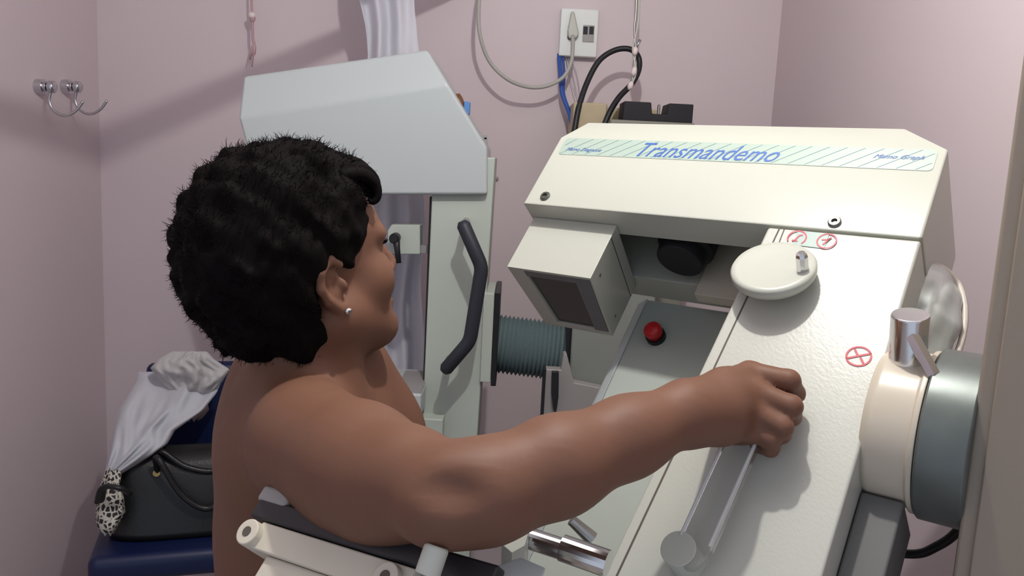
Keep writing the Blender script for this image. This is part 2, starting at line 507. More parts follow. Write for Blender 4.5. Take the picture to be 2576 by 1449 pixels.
for c_, a0, a1, ps in ((g0, -.8, 3.7, [((-.002, -.005), (.002, .004)), ((.002, .004), (.006, .005)), ((-.005, -.004), (.002, -.005))]),
                       (g1, 0, 6.283, [((-.003, -.006), (.003, .005)), ((-.006, .001), (.0, .002)), ((.0, .0), (.004, .006))])):
    obj('red_symbol', *merge(ring(c_ + HN * .0014, .0098, .0116, k=36, a0=a0, a1=a1), stroke(c_ + HN * .0014, ps, .0010)), 'sign_red', st)
g2 = on_n(2160, 896, .0007)
obj('warning_sticker', *merge(ring(g2, .0112, .0132, su=.95), stroke(g2, [((-.0115, -.005), (.0115, .006)), ((-.006, .008), (-.001, .001)), ((.002, -.001), (.007, -.008))], .0011)), 'sign_red', mach, label='round red no-go symbol on the arm')
# clear grip bar
b0, b1 = on_n(1742, 1392, .030), on_n(1905, 1030, .030)
bd = nrm(b1 - b0); bs = nrm(np.cross(bd, HN))
def capsule2(a, b, w_, k=9):
    pts = []
    d = nrm(b - a); s = np.cross(d, HN)
    for cen, a0 in ((b, -math.pi / 2), (a, math.pi / 2)):
        for i in range(k):
            t = a0 + math.pi * i / (k - 1)
            pts.append(cen + (d * math.cos(t) + s * math.sin(t)) * w_)
    return pts
cp = capsule2(b0, b1, .0165)
gb = obj('grip_bar', *prism([p + HN * .007 for p in cp], [p - HN * .007 for p in cp]), 'acrylic', mach, bevel=.002, label='clear plastic grip bar')
for sgn in (1, -1):
    e0, e1 = b0 + bs * sgn * .0150 + bd * .01, b1 + bs * sgn * .0150
    obj('bar_edge', *tube([e0 + HN * .0075, e1 + HN * .0075], .0016, 8), 'acrylic_edge', gb)
obj('bar_post', *lathe(on_n(1732, 1416, 0), HN, [(0, .0175), (.038, .0175)], 32), 'cream_enamel', mach, bevel=.001)
obj('bar_post', *lathe(on_n(1905, 1030, 0), HN, [(0, .012), (.022, .012)], 32), 'cream_enamel', mach, bevel=.001)
# pivot collar, ring and clamp knob
obj('pivot_collar', *lathe(axis0 + HH * .004, -HH, [(0, .074), (.006, .0785), (.010, .080), (.045, .080), (.047, .084), (.052, .084)], 72), 'collar_enamel', mach, smooth=False, bevel=.001)
rg = obj('pivot_ring', *lathe(axis0 - HH * .049, -HH, [(0, .085), (.002, .0875), (.043, .0875), (.045, .085)], 72), 'zinc_ring', mach, bevel=.0006)
kb = on_n(2283, 905, -.0)
ka = axis0 - HH * .022
kd = nrm(HU * .54 + HN * .84)
kk = obj('clamp_knob', *lathe(ka + kd * .070, kd, [(0, .018), (.056, .0182), (.058, .0172)], 36), 'chrome', mach, bevel=.0008)
pbase = ka + kd * .106 - _F * .014 - _R * .004
pd = nrm(_F * -0.30 + _R * .36 - _U * .90)
obj('cross_pin', *lathe(pbase, pd, [(0, .0068), (.042, .0068), (.044, .0055)], 6), 'chrome', kk)
# silver padded cover on the right flank
V, F = [], []
cen = np.array([-.104, .200, -.100])
NU, NV = 40, 24
for i in range(NU):
    for j in range(NV + 1):
        a = 2 * math.pi * i / NU; b = math.pi * j / NV - math.pi / 2
        wv_ = 1 + .05 * math.sin(7 * a + 3 * b) * math.cos(b) + .04 * math.sin(13 * b + 2 * a) * math.cos(b)
        V.append(mw(cen[0] - .047 * math.cos(b) * math.cos(a) * wv_, cen[1] + .098 * math.sin(b), cen[2] + .038 * math.cos(b) * math.sin(a) * wv_))
for i in range(NU):
    for j in range(NV):
        k0, k1 = i * (NV + 1) + j, ((i + 1) % NU) * (NV + 1) + j
        F.append((k0, k0 + 1, k1 + 1, k1))
pad = obj('padded_cover', V, F, 'silver_vinyl', mach, smooth=True)
edge = [mw(cen[0] - .051 * math.cos(b), cen[1] + .100 * math.sin(b), cen[2] - .004) for b in np.linspace(-math.pi / 2, math.pi / 2, 30)]
obj('cover_piping', *tube(edge, .0038, 8), 'hairline_trim', pad, smooth=True)
# beige column, cover edge and foot
def kw(h, k, z):
    return axis0 * np.array([1, 1, 0]) + HH * h + HK * k + np.array([0, 0, z])
colm = obj('column', *box((-.38, -.13, 0.05), (-.092, .066, 1.80), kw), 'beige_enamel', mach, bevel=.004)
obj('column_cover', *box((-.36, .066, 0.10), (-.106, .071, 1.78), kw), 'beige_enamel', colm, bevel=.002)
obj('base_plate', *box((-.42, -.30, 0.0), (.10, .20, .05), kw), 'beige_enamel', mach, bevel=.006)
# grey lower bracket below the collar
V, F = box((-.150, -.36, -.14), (-.112, -.035, -.045), mw)
obj('lower_bracket', *box((-.150, -.36, -.13), (-.109, -.03, -.05), mw), 'dark_grey_enamel', mach, bevel=.003)
# film holder (bucky) under the armpit
def bw(h, u, n): return mw(h, u + (.367 - h) * .085, n)
bn0, bn1 = -.13, .195
bu = -.298
bk2 = obj('film_holder', *box((.112, bu - .048, bn0), (.365, bu - .006, bn1 - .012), bw), 'aged_cream', mach, bevel=.003)
obj('holder_top', *box((.112, bu - .006, bn0), (.372, bu, bn1), bw), 'bucky_top', bk2, bevel=.002)
obj('holder_edge', *box((.085, bu - .020, bn1 - .012), (.372, bu + .001, bn1 + .003), bw), 'cassette_black', bk2, bevel=.003)
obj('edge_block', *box((.335, bu - .003, bn1 - .035), (.376, bu + .014, bn1 + .004), bw), 'plastic_grey', bk2, bevel=.004)
for hh_ in (.350, .175):
    rl = obj('roller_cap', *lathe(bw(hh_ + .004, bu - .036, bn1 + .003), -HN, [(-.008, .013), (.03, .013)], 24), 'aged_cream', bk2, bevel=.0015)
    obj('cap_hole', *lathe(bw(hh_ + .004, bu - .036, bn1 + .0116), -HN, [(0, .005), (.001, .005)], 16), 'seam_dark', rl)
obj('holder_side', *box((.160, bu - .048, bn1 - .012), (.352, bu - .021, bn1 + .002), bw), 'aged_cream', bk2, bevel=.002)
obj('holder_step', *box((.10, bu - .074, bn0 + .02), (.330, bu - .048, bn1 - .004), bw), 'aged_cream', bk2, bevel=.003)
pr_ = at(1092, 1412, .690)
obj('pressure_knob', *lathe(pr_ - HU * .012 , nrm(HU * .8 + HN * .2), [(0, .0105), (.022, .0105), (.024, .009)], 24), 'plug_grey', bk2, bevel=.001)
# holder carriage: plate with hole, chrome rods and bar towards the arm
obj('carriage_plate', *prism([at(1180, 1449, .70), at(1310, 1400, .735), at(1375, 1428, .725), at(1350, 1475, .70), at(1200, 1500, .69)],
                             [p - HU * .02 for p in (at(1180, 1449, .70), at(1310, 1400, .735), at(1375, 1428, .725), at(1350, 1475, .70), at(1200, 1500, .69))]), 'white_enamel', mach, bevel=.0015)
obj('plate_hole', *lathe(at(1316, 1427, .7275) , HU, [(-.002, .0022), (.0008, .0022)], 12), 'seam_dark', mach)
obj('carriage_block', *prism([at(1262, 1368, .80), at(1330, 1335, .82), at(1320, 1372, .81), at(1288, 1390, .80)],
                             [p - HU * .03 - HN * .03 for p in (at(1262, 1368, .80), at(1330, 1335, .82), at(1320, 1372, .81), at(1288, 1390, .80))]), 'cream_enamel', mach)
obj('slide_rod', *tube([at(1325, 1352, .835), at(1420, 1383, .82)], .0105, 20), 'chrome', mach, smooth=False)
obj('slide_sleeve', *tube([at(1415, 1378, .82), at(1530, 1418, .80)], .0130, 20), 'chrome', mach)
obj('lock_lever', *tube([at(1437, 1308, .86), at(1490, 1355, .86)], [.0055, .0075], 14), 'steel', mach)
obj('slide_base', *box((.09, -.44, -.20), (.27, -.37, -.02), mw), 'dark_grey_enamel', mach, bevel=.003)
# cable by the column
obj('power_lead', *tube(catmull([at(2250, 1392, 1.15), at(2310, 1393, 1.13), at(2350, 1378, 1.12), at(2400, 1345, 1.10), at(2460, 1270, 1.08)]), .0062, 10), 'black_rubber', mach, smooth=True)

# ------------------------------------------------------------------ background mammography machine
YF = 2.06
bgb = at_y(1150, 1100, YF)
bg = empty('mammography_machine', (bgb[0], YF + .15, 0), 'pale grey mammography machine with black bent handle and bellows behind the woman', 'medical machine')
def by(px, py, y=YF): return at_y(px, py, y)
BK = np.array([0, .26, 0])
tl, tr_, crr, crl = by(612, 192, 2.10), by(1075, 125, 2.10), by(1128, 212, 2.055), by(600, 297, 2.055)
r1, br, bl = by(1226, 372, 2.06), by(1226, 490, 2.06), by(652, 490, 2.06)
fr_ = [tl, tr_, crr, r1, br, bl, crl]
Vb = fr_ + [p + BK for p in fr_]
Fb = [(0, 1, 2, 6), (6, 2, 3, 4, 5)] + [(i, (i + 1) % 7, 7 + (i + 1) % 7, 7 + i) for i in range(7)] + [tuple(range(7, 14))]
obj('tube_head', Vb, Fb, 'white_enamel', bg, bevel=.008, seg=3, angle=14)
clf, crt = by(1088, 480, 2.085), by(1246, 396, 2.085)
cb0, cb1 = by(1058, 1180, 2.085), by(1196, 1180, 2.085)
ctl = by(1090, 397, 2.085)
k = 1.02
fcol = [ctl, crt, cb1 + (cb1 - crt) * .35, cb0 + (cb0 - clf) * .35]
bcol = obj('column', *prism(fcol, [p + np.array([0, .20, 0]) for p in fcol]), 'bg_column_enamel', bg, bevel=.004)
gv = [by(1081, 495, 2.10), by(1089, 495, 2.10), by(1068, 1028, 2.10), by(1062, 1028, 2.10)]
obj('groove_strip', *prism(gv, [p + np.array([0, .12, 0]) for p in gv]), 'black_rubber', bg)
# bent black handle on two feet
yh = 1.985
hp = [by(1166, 566, yh), by(1212, 672, yh), by(1182, 858, yh), by(1122, 928, yh)]
def fillet(P, r=.02, k=5):
    out = [P[0]]
    for i in range(1, len(P) - 1):
        a = P[i] + nrm(P[i - 1] - P[i]) * r; b = P[i] + nrm(P[i + 1] - P[i]) * r
        for t in np.linspace(0, 1, k):
            out.append((1 - t) ** 2 * a + 2 * t * (1 - t) * P[i] + t * t * b)
    out.append(P[-1])
    return out
hpath = fillet(hp, .016)
hpts = [hpath[0] + nrm(hpath[0] - hpath[1]) * .010, hpath[0]] + hpath[1:-1] + [hpath[-1], hpath[-1] + nrm(hpath[-1] - hpath[-2]) * .010]
rads = [.0095] + [.0165] * (len(hpts) - 2) + [.010]
hd = obj('handle', *tube(hpts, rads, 16), 'handle_black', bg, smooth=True, label='black bent grab handle')
for q in (hp[0], hp[-1]):
    obj('handle_foot', *lathe(q + np.array([0, 0, .002]), (0, 1, 0), [(0, .009), (2.088 - yh, .009)], 16), 'plastic_grey', hd)
# flange, bellows, stand
def boxpx(px0, py0, px1, py1, y0, y1):
    xm, ym = (px0 + px1) / 2, (py0 + py1) / 2
    return box((by(px0, ym, y0)[0], y0, by(xm, py1, y0)[2]), (by(px1, ym, y0)[0], y1, by(xm, py0, y0)[2]))
obj('flange_plate', *boxpx(1212, 738, 1239, 962, 2.075, 2.27), 'bg_column_enamel', bg, bevel=.002)
obj('flange_gasket', *boxpx(1239.5, 736, 1253, 972, 2.072, 2.275), 'black_rubber', bg, bevel=.002)
ba = by(1248, 864, 2.18); bb = by(1425, 886, 2.18)
L = np.linalg.norm(bb - ba); prof = []
NB = 17
for i in range(NB):
    prof += [((i + .0) / NB * L, .069), ((i + .5) / NB * L, .0775)]
prof.append((L, .069))
obj('bellows', *lathe(ba, bb - ba, prof, 40), 'bellows_rubber', bg, label='grey ribbed rubber bellows')
sa = by(1436, 700, 2.06)
xs0, xs1 = by(1436, 880, 2.06)[0], by(1436, 880, 2.06)[0] + .20
stnd = obj('stand', *box((xs0, 2.06, 0.0), (xs1, 2.32, 1.42)), 'stand_grey', bg, bevel=.006)
obj('stand_gasket', *box((xs0 - .010, 2.07, by(1430, 985, 2.07)[2]), (xs0 - .0005, 2.30, by(1430, 770, 2.07)[2])), 'black_rubber', bg, bevel=.002)
x0 = by(1368, 1000, 2.02)[0]
zt = by(1400, 930, 2.02)[2]
lower = [np.array([x0, 2.02, 0.0]), np.array([xs1, 2.02, 0.0]), np.array([xs1, 2.02, zt - .06]), np.array([xs0 + .01, 2.02, zt - .03]), np.array([xs0 - .012, 2.02, zt + .04]), np.array([xs0 - .02, 2.02, zt + .04]), np.array([xs0 - .024, 2.02, zt]), np.array([x0, 2.02, zt])]
obj('stand_cover', *prism(lower, [p + np.array([0, .036, 0]) for p in lower]), 'plastic_grey', stnd, bevel=.003)
lw = [np.array([x0 - .005, 2.018, 0.0]), np.array([x0 + .002, 2.018, 0]), np.array([x0 + .002, 2.018, zt]), np.array([x0 - .005, 2.018, zt])]
obj('cover_gasket', *prism(lw, [p + np.array([0, .04, 0]) for p in lw]), 'black_rubber', stnd)
sp = [by(1388, 935, 2.0), by(1406, 935, 2.0), by(1405, 1000, 2.0), by(1398, 1042, 2.0), by(1392, 1030, 2.0), by(1387, 990, 2.0)]
obj('hanging_strap', *prism(sp, [p + np.array([0, .012, 0]) for p in sp]), 'black_rubber', bg, bevel=.002)
# clamp plate, lever and tray
cpv = [by(975, 580, 2.12), by(985, 565, 2.12), by(1057, 566, 2.12), by(1057, 640, 2.12), by(974, 640, 2.12)]
cpl = obj('clamp_plate', *prism(cpv, [p + np.array([0, .05, 0]) for p in cpv]), 'bg_column_enamel', bg, bevel=.003)
obj('clamp_bar', *boxpx(1055, 618, 1092, 637, 2.13, 2.15), 'plastic_grey', cpl)
lv = obj('clamp_lever', *tube([by(996, 597, 2.095), by(999, 625, 2.09), by(1003, 662, 2.085)], [.010, .0075, .0062], 12), 'black_rubber', cpl, smooth=True)
obj('lever_hub', *lathe(by(996, 597, 2.12), (0, -1, 0), [(0, .0125), (.034, .0125), (.038, .009)], 20), 'black_rubber', lv, smooth=False)
ty0, ty1 = 1.98, 2.22
tz = by(1000, 990, ty0)[2]
tx0, tx1 = by(905, 1000, ty0)[0], by(1060, 1000, ty0)[0]
tray = obj('cassette_tray', *box((tx0, ty0, by(1000, 1050, ty0)[2]), (tx1, ty1, tz)), 'white_enamel', bg, bevel=.005)
obj('tray_insert', *box((by(992, 980, ty0)[0], ty0 + .012, tz), (tx1 - .002, ty1 - .03, tz + .004)), 'plastic_grey', tray)
obj('tray_lip', *box((tx0 + .01, ty0 + .004, tz), (by(988, 980, ty0)[0], ty0 + .03, tz + .012)), 'white_enamel', tray)
obj('tray_arm', *box((tx1 - .09, ty0 + .06, tz - .30), (tx1 + .05, ty1 - .04, tz - .078)), 'bg_column_enamel', bg, bevel=.004)
obj('side_knob', *lathe(by(1150, 262, 2.18), (0.9, 0, .3), [(0, .026), (.014, .024), (.018, .012)], 20), 'brown_knob', bg, smooth=True)
obj('side_clip', *boxpx(1166, 255, 1182, 288, 2.16, 2.19), 'blue_knob', bg, bevel=.003)
obj('latch_bracket', *merge(boxpx(1205, 340, 1224, 350, 2.20, 2.215), boxpx(1218, 346, 1226, 382, 2.20, 2.215)), 'steel', bg)

# ------------------------------------------------------------------ wall things
def hook(px, py, lab):
    b = at_x(px - 18, py, XL)
    e = empty('coat_hook', (XL, b[1], b[2]), lab, 'hook', 'chrome hooks on the left wall')
    obj('base', *lathe(np.array([XL, b[1], b[2]]), (1, 0, 0), [(0, .020), (.022, .020), (.022, .014), (.030, .014)], 24), 'hook_chrome', e, bevel=.001)
    obj('knob', *lathe(np.array([XL + .030, b[1], b[2]]), (1, 0, 0), [(0, .010), (.006, .017), (.018, .017), (.022, .012)], 24), 'hook_chrome', e, smooth=True)
    p = [np.array([XL + .040 + a, b[1], b[2] + c]) for a, c in ((0, -.008), (-.006, -.040), (.008, -.066), (.036, -.076), (.066, -.062), (.088, -.034))]
    obj('hook_wire', *tube(catmull(p, 6), .0042, 10), 'hook_chrome', e, smooth=True)
hook(110, 217, 'chrome double-ended coat hook nearest the left picture edge')
hook(177, 217, 'chrome coat hook on the left wall, nearer the room corner')

pc_y = 2.69
pcord = empty('pull_cord', at_y(633, -60, pc_y), 'pink pull cord with white bead hanging on the back wall', 'cord')
obj('cord', *tube(catmull([at_y(633, -420, pc_y), at_y(632, -60, pc_y), at_y(634, 36, pc_y)]), .0038, 8), 'cord_pink', pcord, smooth=True)
obj('bead', *lathe(at_y(634, 30, pc_y), (0, 0, -1), [(0, .004), (.005, .011), (.014, .011), (.020, .006)], 20), 'bead_white', pcord, smooth=True)
obj('bead_cap', *lathe(at_y(635, 43, pc_y), (0, 0, -1), [(0, .009), (.005, .010), (.018, .003)], 16), 'cord_pink', pcord, smooth=True)
obj('tassel', *merge(tube(catmull([at_y(635, 50, pc_y), at_y(636, 95, pc_y), at_y(640, 118, pc_y), at_y(634, 168, pc_y)]), [.0045] * 16 + [.006] * 4 + [.002] * 5, 8),
                     tube([at_y(638, 112, pc_y), at_y(628, 150, pc_y)], [.005, .003], 8)), 'cord_pink', pcord, smooth=True)

# curtain rail and curtain
Q1, Q2 = at_y(262, 362, YB), at_y(915, 75, YB)
Np = nrm(np.cross(Q1 - LAMP, Q2 - LAMP))
def zon(x, y): return (Np @ LAMP - Np[0] * x - Np[1] * y) / Np[2]
gxx, gyy = -Np[0] / Np[2], -Np[1] / Np[2]
rdir = nrm((-gyy, gxx, 0)); rdir = rdir if rdir[1] > 0 else -rdir
ra = np.array([-.66, .95, zon(-.66, .95)]); rb = ra + rdir * ((2.60 - ra[1]) / rdir[1])
print('rail', ra, rb, 'proj', proj(ra), proj(rb))
rail = empty('curtain_rail', ra, 'pale curtain rail hung from the ceiling above the woman', 'rail')
rd = nrm(rb - ra); rside = nrm(np.cross(rd, np.array([0, 0, 1.0]))); rup = np.cross(rside, rd)
def rw(a, b, c): return ra + rd * a + rside * b + rup * c
RLn = np.linalg.norm(rb - ra)
obj('rail_bar', *box((0, -.016, -.016), (RLn, .016, .016), rw), 'rail_white', rail, bevel=.002)
obj('hanger_rod', *tube([ra + rd * .05, np.array([ra[0], ra[1], ZC]) + rd * .05], .008, 10), 'rail_white', rail)
obj('hanger_rod', *tube([rb, np.array([rb[0], rb[1], ZC])], .008, 10), 'rail_white', rail)
V, F = [], []
NR, NCc = 40, 60
rows = [(-330, 880, 1010), (0, 905, 1040), (60, 915, 1052), (145, 925, 1062), (500, 932, 1062), (1000, 950, 1066), (1150, 952, 1068)]
for i in range(NR + 1):
    py = -300 + (1150 + 300) * i / NR
    for a, b in zip(rows, rows[1:]):
        if a[0] <= py <= b[0]:
            t = (py - a[0]) / (b[0] - a[0]); l_ = a[1] + t * (b[1] - a[1]); r_ = a[2] + t * (b[2] - a[2]); break
    for j in range(NCc + 1):
        s = j / NCc
        wob = 1 + .25 * math.sin(py / 90.0)
        yy = 2.46 + .012 * wob * math.sin(2 * math.pi * (s * 2.2 + .0006 * py + .15 * math.sin(py / 160 + s * 3))) + .012 * math.sin(17 * s + py / 130)
        V.append(at_y(l_ + (r_ - l_) * s + 5 * math.sin(py / 50 + 3 * s), py, yy))
for i in range(NR):
    for j in range(NCc):
        k0 = i * (NCc + 1) + j
        F.append((k0, k0 + 1, k0 + NCc + 2, k0 + NCc + 1))
cur = obj('curtain', V, F, 'curtain_cloth', smooth=True, label='thin white gathered curtain hanging behind the pale machine', cat='curtain')
cur.modifiers.new('thick', 'SOLIDIFY').thickness = .002

# wall socket with plug and cables
so = at_y(1458, 82, YB)
def wallbox(px0, py0, px1, py1, th, y=YB):
    a, b = at_y(px0, py1, y - th), at_y(px1, py0, y - th)
    return box((a[0], y - th, a[2]), (b[0], y, b[2]))
sock = empty('wall_socket', (so[0], YB, so[2]), 'white surface-mounted power socket box on the back wall', 'socket')
obj('cover_box', *wallbox(1405, 24, 1508, 140, .035), 'socket_white', sock, bevel=.004)
obj('outlet', *wallbox(1426, 62, 1450, 100, .038), 'cavity_black', sock, bevel=.006)
bo = obj('breaker', *wallbox(1465, 64, 1496, 105, .038), 'plastic_grey', sock, bevel=.001)
for a, b in ((1467, 1479), (1482, 1494)):
    obj('breaker_slot', *wallbox(a, 67, b, 86, .0395), 'cavity_black', bo)
yp = YB - .06
plug = empty('power_plug', at_y(1441, 75, yp), 'grey power plug in the wall socket with its long looped cable', 'plug')
pv = [at_y(x, y, yp) for x, y in ((1437, 28), (1445, 28), (1453, 66), (1457, 84), (1450, 96), (1431, 96), (1428, 76))]
obj('plug_body', *prism(pv, [p + np.array([0, .024, 0]) for p in pv]), 'plug_grey', plug, bevel=.005)
cpth = [(1441, 90, 2.69), (1441, 120, 2.67), (1436, 160, 2.66), (1415, 196, 2.65), (1372, 217, 2.64), (1325, 218, 2.63), (1275, 198, 2.61), (1232, 155, 2.60), (1209, 95, 2.58), (1204, 30, 2.57), (1213, -60, 2.56), (1240, -200, 2.56)]
obj('plug_cable', *tube(catmull([at_y(*c) for c in cpth], 8), .0058, 10), 'cable_grey', plug, smooth=True)
def cable(name, pts, r, m_, lab, sides=10, group=None):
    return obj(name, *tube(catmull([at_y(*c) for c in pts], 8), r, sides), m_, smooth=True, label=lab, cat='cable', group=group)
cable('blue_wire', [(1406, 136, 2.73), (1410, 185, 2.70), (1414, 235, 2.68), (1430, 280, 2.66), (1443, 330, 2.62)], .0062, 'wire_blue', 'thick blue wire dropping from under the socket box')
cable('blue_wire', [(1416, 138, 2.73), (1420, 190, 2.71), (1419, 235, 2.69), (1437, 290, 2.66), (1447, 330, 2.63)], .0035, 'wire_blue', 'thin blue wire beside the thick one under the socket box')
for i, (dx, lab) in enumerate(((0, 'leftmost of the three pale thin wires below the socket'), (9, 'middle of the three pale thin wires below the socket'), (19, 'rightmost of the three pale thin wires below the socket'))):
    cable('thin_wire', [(1424 + dx * .4, 140, 2.735), (1430 + dx, 180, 2.73), (1440 + dx * .9, 220, 2.72), (1455 + dx * .2, 262, 2.70)], .0011, 'wire_pale', lab, 6)
cable('black_cable', [(1444, 335, 2.50), (1456, 270, 2.52), (1478, 205, 2.55), (1508, 152, 2.57), (1548, 126, 2.58), (1585, 124, 2.58), (1606, 144, 2.58), (1607, 175, 2.57), (1590, 210, 2.55), (1558, 244, 2.53), (1535, 280, 2.51), (1518, 320, 2.50)], .0085, 'black_rubber', 'thick black cable looping up over the beige box')
tp = empty('hanging_wires', at_y(1603, -20, 2.5), 'twisted clear wires with white joints hanging before the black loop', 'wires')
for dx, r in ((-3, .0032), (4, .003)):
    obj('wire', *tube(catmull([at_y(1606 + dx, -300, 2.5), at_y(1604 + dx, 0, 2.5), at_y(1599 + dx, 70, 2.5), at_y(1596 - dx, 125, 2.5), at_y(1596 + dx, 180, 2.5), at_y(1586 - dx * .5, 222, 2.5)], 8), r, 8), 'steel' if dx < 0 else 'plug_grey', tp, smooth=True)
for a, b in (((1599, 118), (1596, 140)), ((1597, 168), (1593, 192)), ((1590, 205), (1582, 226))):
    p, q = at_y(*a, 2.495), at_y(*b, 2.495)
    obj('white_joint', *tube([p, p * .7 + q * .3, p * .3 + q * .7, q], [.004, .0078, .0078, .003], 12), 'bead_white', tp, smooth=True)
obj('wire_tip', *tube([at_y(1600, 122, 2.5), at_y(1610, 100, 2.5)], [.003, .005], 8), 'hook_chrome', tp, smooth=True)
nail = at_y(1251, 449, YB)
obj('wall_nail', *lathe(nail, (0, -1, 0.1), [(0, .002), (.012, .002), (.012, .005), (.015, .004)], 12), 'plastic_grey', label='small grey nail in the back wall beside the pale machine', cat='nail')

# control cabinet with box and black adapter behind the tilted head
ca, cb = at_y(1535, 303, 2.44), at_y(1750, 303, 2.44)
ct = ca[2] + .004
cab = empty('control_cabinet', ((ca[0] + cb[0]) / 2, 2.58, 0), 'grey-green control cabinet behind the tilted machine head', 'cabinet')
cbx = obj('cabinet_body', *box((ca[0], 2.44, 0), (cb[0], 2.73, ct)), 'console_grey', cab, bevel=.006)
obj('cabinet_slot', *box((at_y(1610, 308, 2.44)[0], 2.436, ct - .030), (at_y(1664, 308, 2.44)[0], 2.442, ct - .010)), 'seam_dark', cab)
ya = 2.47
xa = [at_y(x, 280, ya)[0] for x in (1567, 1637, 1641, 1678, 1682, 1744)]
zt_ = at_y(1650, 258, ya)[2]
shp = [(xa[0], ct), (xa[5], ct), (xa[5], zt_), (xa[4], zt_), (xa[3], ct + .022), (xa[2], ct + .022), (xa[1], zt_), (xa[0] + .002, zt_)]
blk = empty('transformer_block', ((xa[0] + xa[5]) / 2, ya + .05, ct), 'black two-humped block on the grey-green cabinet', 'device')
obj('block_body', *prism([np.array([x, ya, z]) for x, z in shp], [np.array([x, ya + .11, z]) for x, z in shp]), 'cavity_black', blk, bevel=.003)
obj('metal_pin', *lathe(np.array([(xa[2] + xa[3]) / 2, ya + .02, ct + .02]), (0, 0, 1), [(0, .004), (.028, .004), (.030, .002)], 12), 'steel', blk)
bx0, bx1 = at_y(1441, 290, 2.52)[0], ca[0] - .003
bz = at_y(1500, 259, 2.52)[2]
bbx = empty('beige_box', ((bx0 + bx1) / 2, 2.62, 0), 'aged beige equipment housing left of the grey-green cabinet', 'cabinet')
obj('housing', *box((bx0, 2.52, 0), (bx1, 2.73, bz)), 'console_beige', bbx, bevel=.004)
obj('rear_panel', *box((ca[0] + .002, 2.62, ct), (xa[4], 2.70, bz - .004)), 'console_beige', cab, bevel=.003)

# ------------------------------------------------------------------ chair, bag, clothes in the corner
cf = nrm((.30, -.954, 0)); cr = np.array([-cf[1], cf[0], 0])
CO = np.array([-.835, 2.18, 0])
def cw(a, b, z): return CO + cr * a + cf * b + np.array([0, 0, z])
chair = empty('chair', CO, 'navy blue vinyl chair in the room corner under the handbag', 'chair')
obj('seat', *box((-.225, -.20, .43), (.225, .22, .50), cw), 'navy_vinyl', chair, bevel=.025, seg=4)
obj('backrest', *box((-.130, -.235, .53), (.215, -.185, .875), cw), 'navy_vinyl', chair, bevel=.022, seg=4)
for a in (-.19, .19):
    obj('leg', *tube([cw(a, .18, 0), cw(a, .17, .44)], .011, 12), 'dark_grey_enamel', chair)
    obj('leg', *tube([cw(a, -.22, 0), cw(a, -.19, .43), cw(a, -.215, .60)], .011, 12), 'dark_grey_enamel', chair)
# handbag on the seat
bg0 = np.array([0.0, .0, 0])
bag = empty('handbag', cw(.03, .06, .50), 'black leather handbag with two arched handles on the blue chair seat', 'handbag')
V, F = [], []
NU, NV = 40, 14
for j in range(NV + 1):
    t = j / NV
    z = .505 + .205 * t
    wx = .175 - .03 * t + .012 * math.sin(math.pi * t)
    wy = (.085 * (1 - t) ** .6 + .012) * (1 if t < 1 else .5)
    for i in range(NU):
        a = 2 * math.pi * i / NU
        ce, se = math.cos(a), math.sin(a)
        rx = abs(ce) ** .45 * math.copysign(1, ce); ry = abs(se) ** .6 * math.copysign(1, se)
        V.append(cw(-.005 + wx * rx * 1.08, .05 + wy * ry, z + .008 * math.sin(3 * a) * t))
for j in range(NV):
    for i in range(NU):
        F.append((j * NU + i, j * NU + (i + 1) % NU, (j + 1) * NU + (i + 1) % NU, (j + 1) * NU + i))
F += [tuple(range(NU)), tuple(NV * NU + i for i in range(NU))]
obj('bag_body', V, F, 'bag_leather', bag, smooth=True)
for dy, sag in ((.075, -.055), (.02, .02)):
    pth = [cw(-.075, .05 + dy * .6, .665), cw(-.070, .06 + dy, .715), cw(-.01, .075 + dy, .66 + sag * .8), cw(.06, .078 + dy, .64 + sag), cw(.12, .07 + dy, .69), cw(.125, .05 + dy * .6, .66)]
    hh_ = obj('bag_handle', *tube(catmull(pth, 8), .008, 10), 'bag_leather', bag, smooth=True)
    for e_ in (0, 5):
        obj('ring', *lathe(pth[e_] + np.array([0, -.006, 0]), (0.3, -1, 0), [(0, .009), (.004, .009)], 16), 'bag_gold', hh_)

def pillow(rows, y, thick, nx=36, ny=40, fold=.012, seed=0, freq=9.0):
    """soft closed cloth shape: rows of (py, px left, px right) at depth y, thick in the middle, thin at the hem"""
    r2 = np.random.default_rng(seed)
    ph = r2.uniform(0, 6.28, 6)
    V, F = [], []
    py0, py1 = rows[0][0], rows[-1][0]
    for side in (0, 1):
        for i in range(ny + 1):
            py = py0 + (py1 - py0) * i / ny
            l_ = np.interp(py, [r[0] for r in rows], [r[1] for r in rows]); r_ = np.interp(py, [r[0] for r in rows], [r[2] for r in rows])
            yy = np.interp(py, [py0, py1], y) if not np.isscalar(y) else y
            for j in range(nx + 1):
                s = j / nx
                e = (max(0, 4 * s * (1 - s)) ** .4) * (max(0, 4 * (i / ny) * (1 - i / ny)) ** .4)
                tt = i / ny; f_ = fold * (2.2 * mnoise.noise(Vector((s * freq * .35 + tt * 1.5 + ph[0], tt * freq * .13 + ph[1], 1.0))) + 1.0 * mnoise.noise(Vector((s * freq * .8 - tt * 2.5 + ph[2], tt * freq * .3, 5.0))))
                d = -thick * e * .6 + f_ * e if side == 0 else thick * e * .4
                V.append(at_y(l_ + (r_ - l_) * s, py + 4 * math.sin(11 * s + ph[3]) * (1 if i else 0), yy + d))
    n = (nx + 1) * (ny + 1)
    for side in (0, 1):
        for i in range(ny):
            for j in range(nx):
                k0 = side * n + i * (nx + 1) + j
                F.append((k0, k0 + 1, k0 + nx + 2, k0 + nx + 1))
    return V, F
bl_y = (2.26, 2.02)
blo = empty('white_blouse', at_y(420, 950, 2.26), 'white blouse with lace neckline thrown over the blue chair back', 'blouse')
